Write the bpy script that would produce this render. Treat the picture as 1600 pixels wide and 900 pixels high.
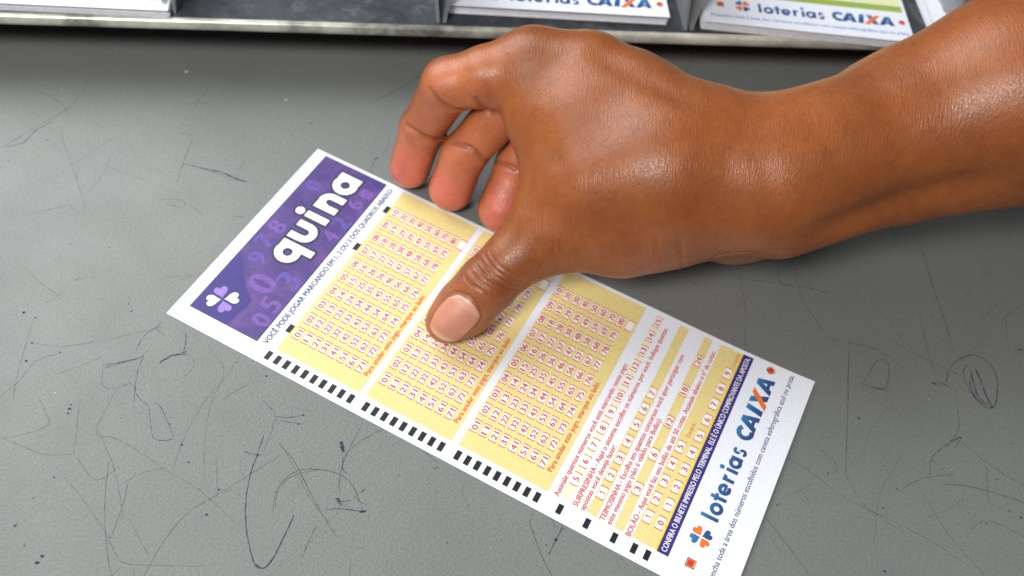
import bpy, math, random
import numpy as np
from mathutils import Matrix, Vector
R = math.radians
scene = bpy.context.scene
for o in list(bpy.data.objects): bpy.data.objects.remove(o)

# ---------------------------------------------------------------- camera
cam_d = bpy.data.cameras.new('camera'); cam = bpy.data.objects.new('camera', cam_d)
scene.collection.objects.link(cam); scene.camera = cam
CAMPOS = Vector((-0.02231569407, -0.16198695772, 0.25916928903))
RW = ((0.994363137, 0.0, 0.106028071), (0.061618405, -0.813795170, -0.577875933), (0.086285132, 0.581151806, -0.809207918))
m = Matrix(((RW[0][0], -RW[1][0], -RW[2][0]), (RW[0][1], -RW[1][1], -RW[2][1]), (RW[0][2], -RW[1][2], -RW[2][2])))
cam.matrix_world = Matrix.Translation(CAMPOS) @ m.to_4x4()
cam_d.sensor_width = 36.0; cam_d.lens = 1521.342 / 1600 * 36.0
cam_d.clip_start = 0.01; cam_d.clip_end = 50
cam_d.dof.use_dof = True; cam_d.dof.focus_distance = 0.272; cam_d.dof.aperture_fstop = 12.5

# ---------------------------------------------------------------- light
world = bpy.data.worlds.new('World'); scene.world = world; world.use_nodes = True
bg = world.node_tree.nodes['Background']
bg.inputs[0].default_value = (0.80, 0.90, 1.0, 1); bg.inputs[1].default_value = 0.17
def area(name, loc, target, size, power, col, sy=None):
    d = bpy.data.lights.new(name, 'AREA'); d.energy = power; d.color = col
    d.shape = 'RECTANGLE' if sy else 'SQUARE'; d.size = size
    if sy: d.size_y = sy
    o = bpy.data.objects.new(name, d); scene.collection.objects.link(o)
    o.location = loc
    o.rotation_euler = (Vector(target) - Vector(loc)).to_track_quat('-Z', 'Y').to_euler()
    return o
area('window_light', (-0.44, 0.38, 0.52), (-0.05, 0.03, 0.0), 0.60, 6.6, (0.93, 0.98, 1.0), 0.60)
area('front_light', (-0.30, -0.44, 0.72), (0.03, 0.05, 0.03), 0.20, 7.2, (1.0, 0.97, 0.93))
scene.view_settings.view_transform = 'Standard'; scene.view_settings.look = 'None'
scene.view_settings.exposure = 0.0; scene.view_settings.gamma = 1.0
scene.view_settings.use_curve_mapping = False
scene.render.engine = 'CYCLES'
scene.render.resolution_x = 1024; scene.render.resolution_y = 576

# ---------------------------------------------------------------- helpers
def lin(r, g, b):
    return tuple(((c / 255) / 12.92 if c / 255 <= 0.04045 else ((c / 255 + 0.055) / 1.055) ** 2.4) for c in (r, g, b))
def mat(name, col, rough=0.6, spec=0.5, metal=0.0):
    mt = bpy.data.materials.new(name); mt.use_nodes = True
    p = mt.node_tree.nodes['Principled BSDF']
    p.inputs['Base Color'].default_value = (*col, 1); p.inputs['Roughness'].default_value = rough
    p.inputs['Specular IOR Level'].default_value = spec; p.inputs['Metallic'].default_value = metal
    return mt
def nd(mt, typ, **kw):
    n = mt.node_tree.nodes.new(typ)
    for k, v in kw.items():
        if k in n.inputs.keys() if hasattr(n.inputs, 'keys') else False: n.inputs[k].default_value = v
        else: setattr(n, k, v)
    return n
def lk(mt, a, b): mt.node_tree.links.new(a, b)
def coords(mt, scale=(1, 1, 1), rot=(0, 0, 0)):
    tc = mt.node_tree.nodes.new('ShaderNodeTexCoord'); mp = mt.node_tree.nodes.new('ShaderNodeMapping')
    mp.inputs['Scale'].default_value = scale; mp.inputs['Rotation'].default_value = rot
    lk(mt, tc.outputs['Object'], mp.inputs['Vector']); return mp.outputs['Vector']
def noise(mt, vec, scale, detail=3, rough=0.55):
    n = mt.node_tree.nodes.new('ShaderNodeTexNoise'); n.inputs['Scale'].default_value = scale
    n.inputs['Detail'].default_value = detail; n.inputs['Roughness'].default_value = rough
    lk(mt, vec, n.inputs['Vector']); return n.outputs['Fac']
def ramp(mt, fac, stops):
    r = mt.node_tree.nodes.new('ShaderNodeValToRGB'); e = r.color_ramp.elements
    while len(e) < len(stops): e.new(0.5)
    for k, (p, c) in zip(e, stops): k.position = p; k.color = (*c, 1) if len(c) == 3 else c
    lk(mt, fac, r.inputs['Fac']); return r.outputs['Color']
def bump(mt, height, strength, dist, prev=None):
    b = mt.node_tree.nodes.new('ShaderNodeBump'); b.inputs['Strength'].default_value = strength
    b.inputs['Distance'].default_value = dist; lk(mt, height, b.inputs['Height'])
    if prev: lk(mt, prev, b.inputs['Normal'])
    return b.outputs['Normal']
def bsdf(mt): return mt.node_tree.nodes['Principled BSDF']
def math_(mt, op, a, b=None):
    n = mt.node_tree.nodes.new('ShaderNodeMath'); n.operation = op
    for i, v in enumerate((a, b)):
        if v is None: continue
        if isinstance(v, (int, float)): n.inputs[i].default_value = v
        else: lk(mt, v, n.inputs[i])
    return n.outputs[0]
def mixc(mt, fac, a, b, typ='MIX'):
    n = mt.node_tree.nodes.new('ShaderNodeMix'); n.data_type = 'RGBA'; n.blend_type = typ
    for i, v in ((0, fac), (6, a), (7, b)):
        if isinstance(v, (int, float)): n.inputs[i].default_value = v
        elif isinstance(v, tuple): n.inputs[i].default_value = (*v, 1)
        else: lk(mt, v, n.inputs[i])
    return n.outputs[2]

BEND = [False]
def curl(x, y):        # the free end of the slip lifts a little off the counter
    return 1.5 * max(0, (y - 150) / 37) ** 2 * (0.45 + 0.55 * x / 82.5)
class MB:
    """collects polygons (mm) with a material index, builds ONE mesh"""
    def __init__(s): s.v = []; s.f = []; s.m = []; s.mats = []
    def mi(s, m):
        if m not in s.mats: s.mats.append(m)
        return s.mats.index(m)
    def poly(s, pts, m, flip=False):
        n = len(s.v); s.v += [tuple(p) for p in pts]; s.f.append(tuple(range(n, n + len(pts)))[::-1 if flip else 1]); s.m.append(s.mi(m))
    def add(s, vs, fs, m):
        n = len(s.v); s.v += [tuple(p) for p in vs]; i = s.mi(m)
        for f in fs: s.f.append(tuple(n + k for k in f)); s.m.append(i)
    def box(s, x0, x1, y0, y1, z0, z1, m):
        vs = [(x, y, z) for z in (z0, z1) for y in (y0, y1) for x in (x0, x1)]
        s.add(vs, [(0, 2, 3, 1), (4, 5, 7, 6), (0, 1, 5, 4), (2, 6, 7, 3), (0, 4, 6, 2), (1, 3, 7, 5)], m)
    def build(s, name, parent=None, smooth=False, loc=None, rz=0):
        me = bpy.data.meshes.new(name)
        if BEND[0] and parent is not None or BEND[0] and name == 'betting_slip':
            s.v = [(x, y, z + curl(x, -y)) for x, y, z in s.v]
        me.from_pydata([tuple(c * 0.001 for c in p) for p in s.v], [], s.f)
        for m in s.mats: me.materials.append(m)
        me.polygons.foreach_set('material_index', s.m)
        if smooth: me.polygons.foreach_set('use_smooth', [True] * len(s.f))
        me.update()
        o = bpy.data.objects.new(name, me); scene.collection.objects.link(o)
        if parent: o.parent = parent
        if loc: o.location = tuple(c * 0.001 for c in loc)
        o.rotation_euler = (0, 0, rz)
        return o
def tag(o, label=None, cat=None, group=None, kind=None):
    for k, v in (('label', label), ('category', cat), ('group', group), ('kind', kind)):
        if v: o[k] = v
    return o

# flat printing, in slip millimetres: x to the right, y DOWN the slip
_tc = {}
def glyphs(txt, weight=0.0):
    key = (txt, weight)
    if key not in _tc:
        c = bpy.data.curves.new('t', 'FONT'); c.body = txt; c.size = 1.0; c.resolution_u = 3; c.offset = weight
        o = bpy.data.objects.new('t', c); scene.collection.objects.link(o)
        bpy.context.view_layer.update()
        dg = bpy.context.evaluated_depsgraph_get(); me = bpy.data.meshes.new_from_object(o.evaluated_get(dg))
        v = np.array([p.co[:2] for p in me.vertices]); f = [tuple(p.vertices) for p in me.polygons]
        bpy.data.objects.remove(o); bpy.data.curves.remove(c); bpy.data.meshes.remove(me)
        _tc[key] = (v, f)
    return _tc[key]
REFH = {}
def text(mb, txt, x0, x1, ybase, h, m, z, weight=0.02, shear=0.0, ref='H'):
    """text from x0 to x1, baseline at ybase, capital height h"""
    v, f = glyphs(txt)
    if len(v) == 0: return
    rv, _ = glyphs(ref); ch = rv[:, 1].max() - rv[:, 1].min()
    a, b = v[:, 0].min(), v[:, 0].max()
    X = x0 + (v[:, 0] - a) / (b - a) * (x1 - x0); Y = v[:, 1] / ch * h
    X = X + Y * shear
    e = weight * h * 1.5                      # heavier print: the same glyphs laid again a hair to each side
    for k, dx in enumerate((0, -e, e) if e > .01 else (0,)):
        mb.add([(x + dx, -(ybase) + y, z + .003 * k) for x, y in zip(X, Y)], f, m)
def rect(mb, x0, x1, y0, y1, m, z):
    nx = max(1, int((x1 - x0) / 6)); ny = max(1, int((y1 - y0) / 3)); n = nx + 1
    mb.add([(x0 + (x1 - x0) * i / nx, -(y1 + (y0 - y1) * j / ny), z) for j in range(ny + 1) for i in range(n)], [(j * n + i, j * n + i + 1, (j + 1) * n + i + 1, (j + 1) * n + i) for j in range(ny) for i in range(nx)], m)
def pg(mb, pts, m, z):
    a = sum(p[0] * q[1] - q[0] * p[1] for p, q in zip(pts, pts[1:] + pts[:1]))
    pts = [(x, -y, z) for x, y in pts]
    mb.poly(pts if a < 0 else pts[::-1], m)
def disc(mb, cx, cy, r, m, z, n=28): pg(mb, [(cx + r * math.cos(2 * math.pi * k / n), cy + r * math.sin(2 * math.pi * k / n)) for k in range(n)], m, z)
def stroke(mb, pts, w, m, z, grow=0.0):
    """ribbon of width w with flat ends; grow widens and lengthens it (outline)"""
    P = [np.array(p, float) for p in pts]
    if grow:
        d0 = (P[0] - P[1]) / np.linalg.norm(P[0] - P[1]); d1 = (P[-1] - P[-2]) / np.linalg.norm(P[-1] - P[-2])
        P[0] = P[0] + d0 * grow; P[-1] = P[-1] + d1 * grow; w = w + 2 * grow
    L = []; Rr = []
    for i, p in enumerate(P):
        a = P[max(i - 1, 0)]; b = P[min(i + 1, len(P) - 1)]; t = (b - a) / (np.linalg.norm(b - a) + 1e-9); n = np.array((-t[1], t[0]))
        L.append(p + n * w / 2); Rr.append(p - n * w / 2)
    for i in range(len(P) - 1):
        pg(mb, [tuple(L[i]), tuple(L[i + 1]), tuple(Rr[i + 1]), tuple(Rr[i])], m, z + i * 1e-5)
def arc(cx, cy, r, a0, a1, n=20, ry=None):
    ry = ry or r
    return [(cx + r * math.cos(R(a0 + (a1 - a0) * k / n)), cy - ry * math.sin(R(a0 + (a1 - a0) * k / n))) for k in range(n + 1)]
def heart(mb, cx, cy, ang, ln, wd, m, z, grow=0.0):
    """heart with its point at (cx,cy), lobes towards angle ang"""
    pts = []
    for k in range(40):
        t = 2 * math.pi * k / 40
        hx = 16 * math.sin(t) ** 3; hy = 13 * math.cos(t) - 5 * math.cos(2 * t) - 2 * math.cos(3 * t) - math.cos(4 * t)
        u = (hy + 17) / 29 * ln; v = hx / 32 * wd
        if grow: u = (u - ln / 2) * (1 + 2 * grow / ln) + ln / 2; v *= 1 + 2 * grow / wd
        pts.append((cx + u * math.cos(R(ang)) - v * math.sin(R(ang)), cy - u * math.sin(R(ang)) - v * math.cos(R(ang))))
    # fan of triangles from the middle keeps the notch clean
    mx = cx + ln * .45 * math.cos(R(ang)); my = cy - ln * .45 * math.sin(R(ang))
    for a, b in zip(pts, pts[1:] + pts[:1]): pg(mb, [(mx, my), a, b], m, z)

CREASES = [
 (1.10,1.60,[(-26.2,62.6,51.0),(-22.8,58.9,47.8),(-19.0,58.3,45.7),(-14.7,59.7,43.6),(-10.9,60.4,43.8)]),
 (1.00,1.40,[(-33.2,67.1,28.9),(-29.2,63.0,29.4),(-24.3,62.2,27.6),(-20.2,65.6,23.9)]),
 (0.35,0.70,[(-23.8,59.7,49.7),(-19.9,58.2,47.6),(-16.5,58.3,46.8)]),
 (1.00,1.40,[(-18.6,60.9,28.0),(-12.9,57.1,30.7),(-8.4,55.6,28.9),(-4.7,58.9,22.1)]),
 (0.90,1.30,[(-3.4,61.9,19.8),(0.8,56.2,24.5),(4.9,54.1,24.0)]),
 (0.70,1.80,[(-11.5,57.4,52.6),(-9.6,57.3,49.0),(-6.2,60.6,42.9),(-2.9,52.3,49.1)]),
 (0.60,0.80,[(-9.3,18.7,23.2),(-7.7,11.5,27.0),(-3.7,7.6,26.6),(0.8,6.4,24.7),(6.2,8.3,21.5)]),
 (0.55,0.70,[(-8.5,19.9,24.8),(-6.8,13.2,27.7),(-3.1,8.8,27.5),(2.1,7.3,25.6),(7.6,9.1,22.1)]),
 (0.45,0.60,[(-6.7,20.8,25.6),(-5.6,14.3,28.8),(-2.5,9.8,28.5),(2.7,8.0,26.8),(8.1,9.2,24.1)]),
 (0.35,0.60,[(-10.8,16.1,23.5),(-9.3,10.0,25.8),(-5.7,6.5,25.6),(-1.3,5.3,24.0),(3.2,6.4,21.6)]),
 (0.30,0.50,[(-5.5,19.9,28.0),(-3.7,13.5,30.0),(-0.4,9.9,29.3),(4.0,8.7,27.8)]),
 (0.35,0.70,[(-11.8,11.3,23.8),(-10.0,7.5,24.2),(-6.3,5.2,24.3),(-4.0,3.8,22.7)]),
 (0.40,0.70,[(61.3,13.5,36.0),(62.5,12.6,39.3),(66.3,12.3,40.9),(71.0,12.1,41.9),(75.8,13.4,38.9)]),
 (1.60,8.00,[(82.3,12.3,49.8),(92.5,15.9,52.2),(102.7,19.5,54.2),(117.9,23.6,59.2),(128.6,25.4,63.1),(136.8,25.3,67.6),(142.7,24.6,73.6)]),
 (0.80,6.00,[(17.6,61.1,71.0),(27.4,54.3,72.0),(39.6,45.2,73.0),(52.8,33.2,73.7)]),
 (0.35,7.00,[(64.7,33.3,73.7),(67.7,23.9,71.1),(69.5,15.8,64.4),(69.9,11.7,55.6)]),
 (0.35,6.00,[(-0.8,53.1,57.5),(7.0,39.7,54.6),(14.1,25.9,55.2),(19.3,16.8,49.6)]),
 (0.45,0.80,[(-21.2,0.8,11.1),(-20.8,1.9,12.5),(-19.3,4.4,14.7),(-16.2,6.9,18.3),(-13.0,6.4,20.8),(-9.3,4.2,21.6),(-6.4,2.1,19.3),(-5.5,1.0,15.9),(-7.3,-0.7,12.5),(-9.9,-1.6,9.0)]),
 (0.18,0.89,[(7.5,13.6,35.4),(8.4,11.1,31.6),(9.7,9.9,26.2)]),
 (0.24,0.90,[(8.4,15.6,38.3),(9.2,11.9,33.5),(10.7,10.2,26.1)]),
 (0.22,0.93,[(9.9,11.9,33.6),(10.8,10.7,30.4),(11.7,10.5,26.1)]),
 (0.22,0.86,[(11.0,11.7,33.7),(11.6,10.8,30.5),(12.3,10.7,26.3)]),
 (0.17,0.94,[(11.9,12.3,35.3),(12.6,11.0,31.6),(13.6,11.1,26.2)]),
 (0.20,0.93,[(12.7,11.8,34.3),(13.4,11.0,31.0),(14.7,11.3,26.3)]),
 (0.33,0.93,[(13.0,14.2,39.4),(14.3,11.7,34.4),(15.8,11.5,26.4)]),
 (0.34,0.82,[(14.7,12.2,36.0),(15.7,11.2,32.1),(16.6,11.7,26.3)]),
 (0.30,0.86,[(15.2,14.2,40.4),(16.1,11.8,35.0),(17.7,12.0,26.2)]),
 (0.28,0.84,[(16.3,13.2,39.0),(17.1,11.5,34.1),(18.8,12.3,26.0)]),
 (0.34,0.84,[(17.1,12.6,37.9),(18.5,11.4,33.4),(20.0,12.6,25.9)]),
 (0.28,0.99,[(18.5,12.3,37.7),(19.2,11.4,33.3),(21.1,12.7,26.0)]),
 (0.18,0.84,[(19.1,13.0,39.9),(20.3,11.5,34.8),(21.6,12.6,26.2)]),
 (0.26,0.97,[(19.7,13.1,40.6),(21.2,11.4,35.4),(22.6,12.6,26.4)]),
 (0.30,0.81,[(21.3,12.2,39.1),(22.3,11.2,34.3),(23.8,12.8,26.1)]),
 (0.29,0.90,[(22.2,11.8,38.3),(23.2,11.1,33.7),(25.0,12.8,26.0)]),
 (0.26,0.91,[(22.4,13.0,42.9),(23.6,11.2,36.7),(26.0,12.7,26.0)]),
 (0.20,0.95,[(23.9,11.8,40.1),(25.0,10.7,35.0),(26.7,12.6,26.0)]),
 (0.23,0.87,[(24.5,12.0,41.5),(25.8,10.6,36.0),(28.1,11.8,27.0)]),
 (0.27,0.95,[(26.2,10.6,37.4),(27.1,10.3,33.3),(28.8,11.6,27.2)]),
 (0.32,0.85,[(27.2,10.6,38.8),(28.3,9.9,34.4),(29.9,11.2,27.6)]),
 (0.22,0.92,[(27.5,11.0,41.1),(28.7,9.8,36.0),(30.5,10.9,28.1)]),
 (0.30,0.82,[(28.2,11.2,42.9),(29.4,9.8,37.2),(31.5,10.5,28.7)]),
 (0.23,0.84,[(29.3,10.4,40.9),(30.8,9.4,36.2),(32.4,10.2,29.1)]),
 (0.23,0.85,[(30.1,11.2,44.4),(31.2,9.5,38.3),(33.2,10.0,29.4)]),
 (0.29,0.98,[(31.0,10.7,43.6),(32.6,9.2,38.0),(34.1,9.8,29.7)]),
 (0.17,0.92,[(32.8,9.5,40.0),(33.6,9.0,35.7),(35.3,9.7,29.9)]),
 (0.16,0.81,[(32.8,10.2,43.0),(34.6,9.0,37.8),(36.6,9.8,29.9)]),
 (0.24,0.85,[(34.1,9.8,42.2),(35.7,8.9,37.2),(37.2,9.9,29.8)]),
 (0.26,0.96,[(35.3,9.5,41.5),(36.5,8.9,36.7),(38.4,10.2,29.5)]),
 (0.27,0.99,[(36.4,9.4,40.7),(37.5,9.0,36.1),(39.6,10.7,28.9)]),
 (0.27,0.93,[(36.7,9.7,42.4),(38.4,9.1,37.2),(41.1,11.4,28.0)]),
 (0.29,0.86,[(38.0,9.9,43.7),(39.5,9.2,37.9),(42.0,11.7,28.0)]),
 (0.17,0.91,[(38.7,10.0,44.5),(40.3,9.3,38.5),(43.4,12.3,27.5)]),
 (0.23,0.94,[(39.5,10.2,45.4),(41.2,9.4,39.0),(44.4,12.9,27.1)]),
 (0.19,0.82,[(41.2,9.5,40.0),(43.1,9.8,35.6),(45.7,13.3,26.9)]),
 (0.29,0.83,[(41.5,10.2,45.7),(43.0,9.6,39.3),(46.4,13.4,27.0)]),
 (0.32,0.89,[(41.5,10.7,49.1),(43.7,9.8,41.4),(47.7,13.6,27.2)]),
 (0.20,0.91,[(44.3,9.8,40.8),(45.9,10.1,36.2),(48.4,13.7,27.4)]),
 (0.19,0.92,[(45.1,9.8,40.9),(46.9,10.2,36.3),(49.8,13.8,27.6)]),
 (0.31,0.89,[(46.1,10.0,42.7),(47.4,10.2,37.5),(50.5,14.0,27.7)]),
 (0.28,0.94,[(46.8,10.1,43.3),(48.6,10.3,37.9),(51.4,14.0,28.0)]),
 (0.20,0.83,[(48.4,10.2,40.3),(49.9,10.8,35.9),(52.5,14.2,28.1)]),
 (0.21,0.84,[(47.4,10.5,47.5),(50.0,10.4,40.6),(53.8,14.1,28.5)]),
 (0.34,0.89,[(48.7,10.7,47.8),(50.8,10.5,40.8),(54.7,14.3,28.6)]),
]
NODES = {
 'i0':(-30.9,66.3,8.5,7.1),
 'i1':(-27.1,70.4,24.0,7.4),
 'i2':(-19.6,67.2,47.0,8.3),
 'i2b':(-7.6,66.8,52.0,9.4),
 'i3':(5.7,68.3,56.0,10.2),
 'm0':(-16.4,58.5,8.0,7.7),
 'm1':(-13.2,61.3,22.0,7.3),
 'm2':(-0.8,66.9,40.0,8.1),
 'm3':(23.5,80.2,48.0,10.4),
 'r0':(1.0,51.1,8.0,8.2),
 'r1':(5.0,60.9,20.0,7.0),
 'r2':(12.6,64.9,32.0,7.9),
 'r3':(31.2,84.6,34.0,10.7),
 'p0':(15.3,47.0,8.0,6.1),
 'p1':(20.8,53.4,16.0,6.5),
 'p2':(25.2,59.5,24.0,6.9),
 'p3':(36.7,77.8,20.0,10.2),
 'c1':(22.9,63.2,57.0,12.8),
 'c2':(37.1,53.6,58.0,11.5),
 'c3':(55.3,41.2,57.0,14.8),
 'c4':(75.4,33.7,52.0,13.9),
 'd1':(39.9,69.5,48.0,10.8),
 'd2':(64.3,56.0,44.0,13.4),
 'e3':(82.3,52.5,30.0,19.6),
 'f2':(58.4,55.6,24.0,17.4),
 'w1':(7.3,55.7,50.0,8.4),
 'w2':(12.3,44.4,44.0,8.0),
 'w3':(14.5,33.3,38.0,7.6),
 'w4':(11.7,26.7,32.0,7.8),
 'g1':(24.5,49.9,50.0,15.9),
 'g2':(26.8,32.4,44.0,15.5),
 'g3':(44.3,35.5,48.0,21.4),
 't0':(-15.8,3.6,8.5,6.6),
 't1':(-10.4,7.8,11.0,8.2),
 't2':(-4.4,11.9,18.0,8.4),
 't3':(3.1,17.5,24.0,8.6),
 't4':(16.4,24.8,31.0,10.0),
 't5':(35.0,25.6,34.0,13.7),
 't6':(50.9,29.9,38.0,14.8),
 't7':(66.8,34.3,46.0,17.6),
 'h1':(77.5,46.5,14.0,10.6),
 'h2':(65.3,48.0,16.0,10.6),
 'y1':(93.4,39.7,57.0,17.0),
 'x1':(83.3,23.0,42.0,8.8),
 'x2':(118.9,32.6,50.0,8.4),
 'x3':(160.4,39.5,58.0,9.8),
 'x4':(215.0,43.0,80.0,21.4),
 'a1':(122.6,51.0,60.0,19.9),
 'a2':(148.4,55.0,72.0,26.1),
 'a3':(214.3,67.6,96.0,38.7),
 'b1':(128.3,66.2,42.0,21.8),
 'b2':(173.0,80.6,50.0,27.1),
 'b3':(237.4,80.2,74.0,36.9),
}
CHAINS = {'index': (2.5, [('i0', 'i1'), ('i1', 'i2'), ('i2', 'i2b'), ('i2b', 'i3')]), 'middle': (2.5, [('m0', 'm1'), ('m1', 'm2'), ('m2', 'm3')]), 'ring': (2.5, [('r0', 'r1'), ('r1', 'r2'), ('r2', 'r3')]), 'pinky': (2.5, [('p0', 'p1'), ('p1', 'p2'), ('p2', 'p3')]), 'body': (9, [('i3', 'c1'), ('c1', 'c2'), ('c2', 'c3'), ('c3', 'c4'), ('m3', 'd1'), ('d1', 'd2'), ('d2', 'c4'), ('r3', 'f2'), ('p3', 'f2'), ('f2', 'e3'), ('f2', 'g3'), ('w1', 'w2'), ('w2', 'w3'), ('w3', 'w4'), ('w4', 't4'), ('i3', 'w1'), ('g1', 'g2'), ('g2', 'g3'), ('g1', 'c2'), ('g3', 'c4'), ('t4', 't5'), ('t5', 't6'), ('t6', 't7'), ('t7', 'c4'), ('h1', 'h2'), ('h1', 'e3')]), 'thumb': (4, [('t0', 't1'), ('t1', 't2'), ('t2', 't3'), ('t3', 't4')]), 'flexor': (4, [('x1', 'x2'), ('x2', 'x3'), ('x3', 'x4')]), 'arm': (12, [('c4', 'y1'), ('y1', 'a1'), ('c4', 'a1'), ('a1', 'a2'), ('a2', 'a3'), ('e3', 'b1'), ('b1', 'b2'), ('b2', 'b3'), ('c4', 'e3'), ('a1', 'b1'), ('a2', 'b2')])}
NAIL = [(-15.94,6.36,18.34),(-12.97,5.95,20.56),(-9.55,3.88,21.15),(-6.75,1.93,18.89),(-5.95,0.87,16.01),(-7.84,-0.75,13.27),(-10.14,-1.79,10.06),(-11.92,-2.03,7.68),(-14.53,-2.8,7.57),(-17.35,-2.81,8.58),(-19.65,-1.64,9.59),(-20.9,0.18,10.96),(-20.48,1.54,12.71),(-19.1,4.02,14.85)]

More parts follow.
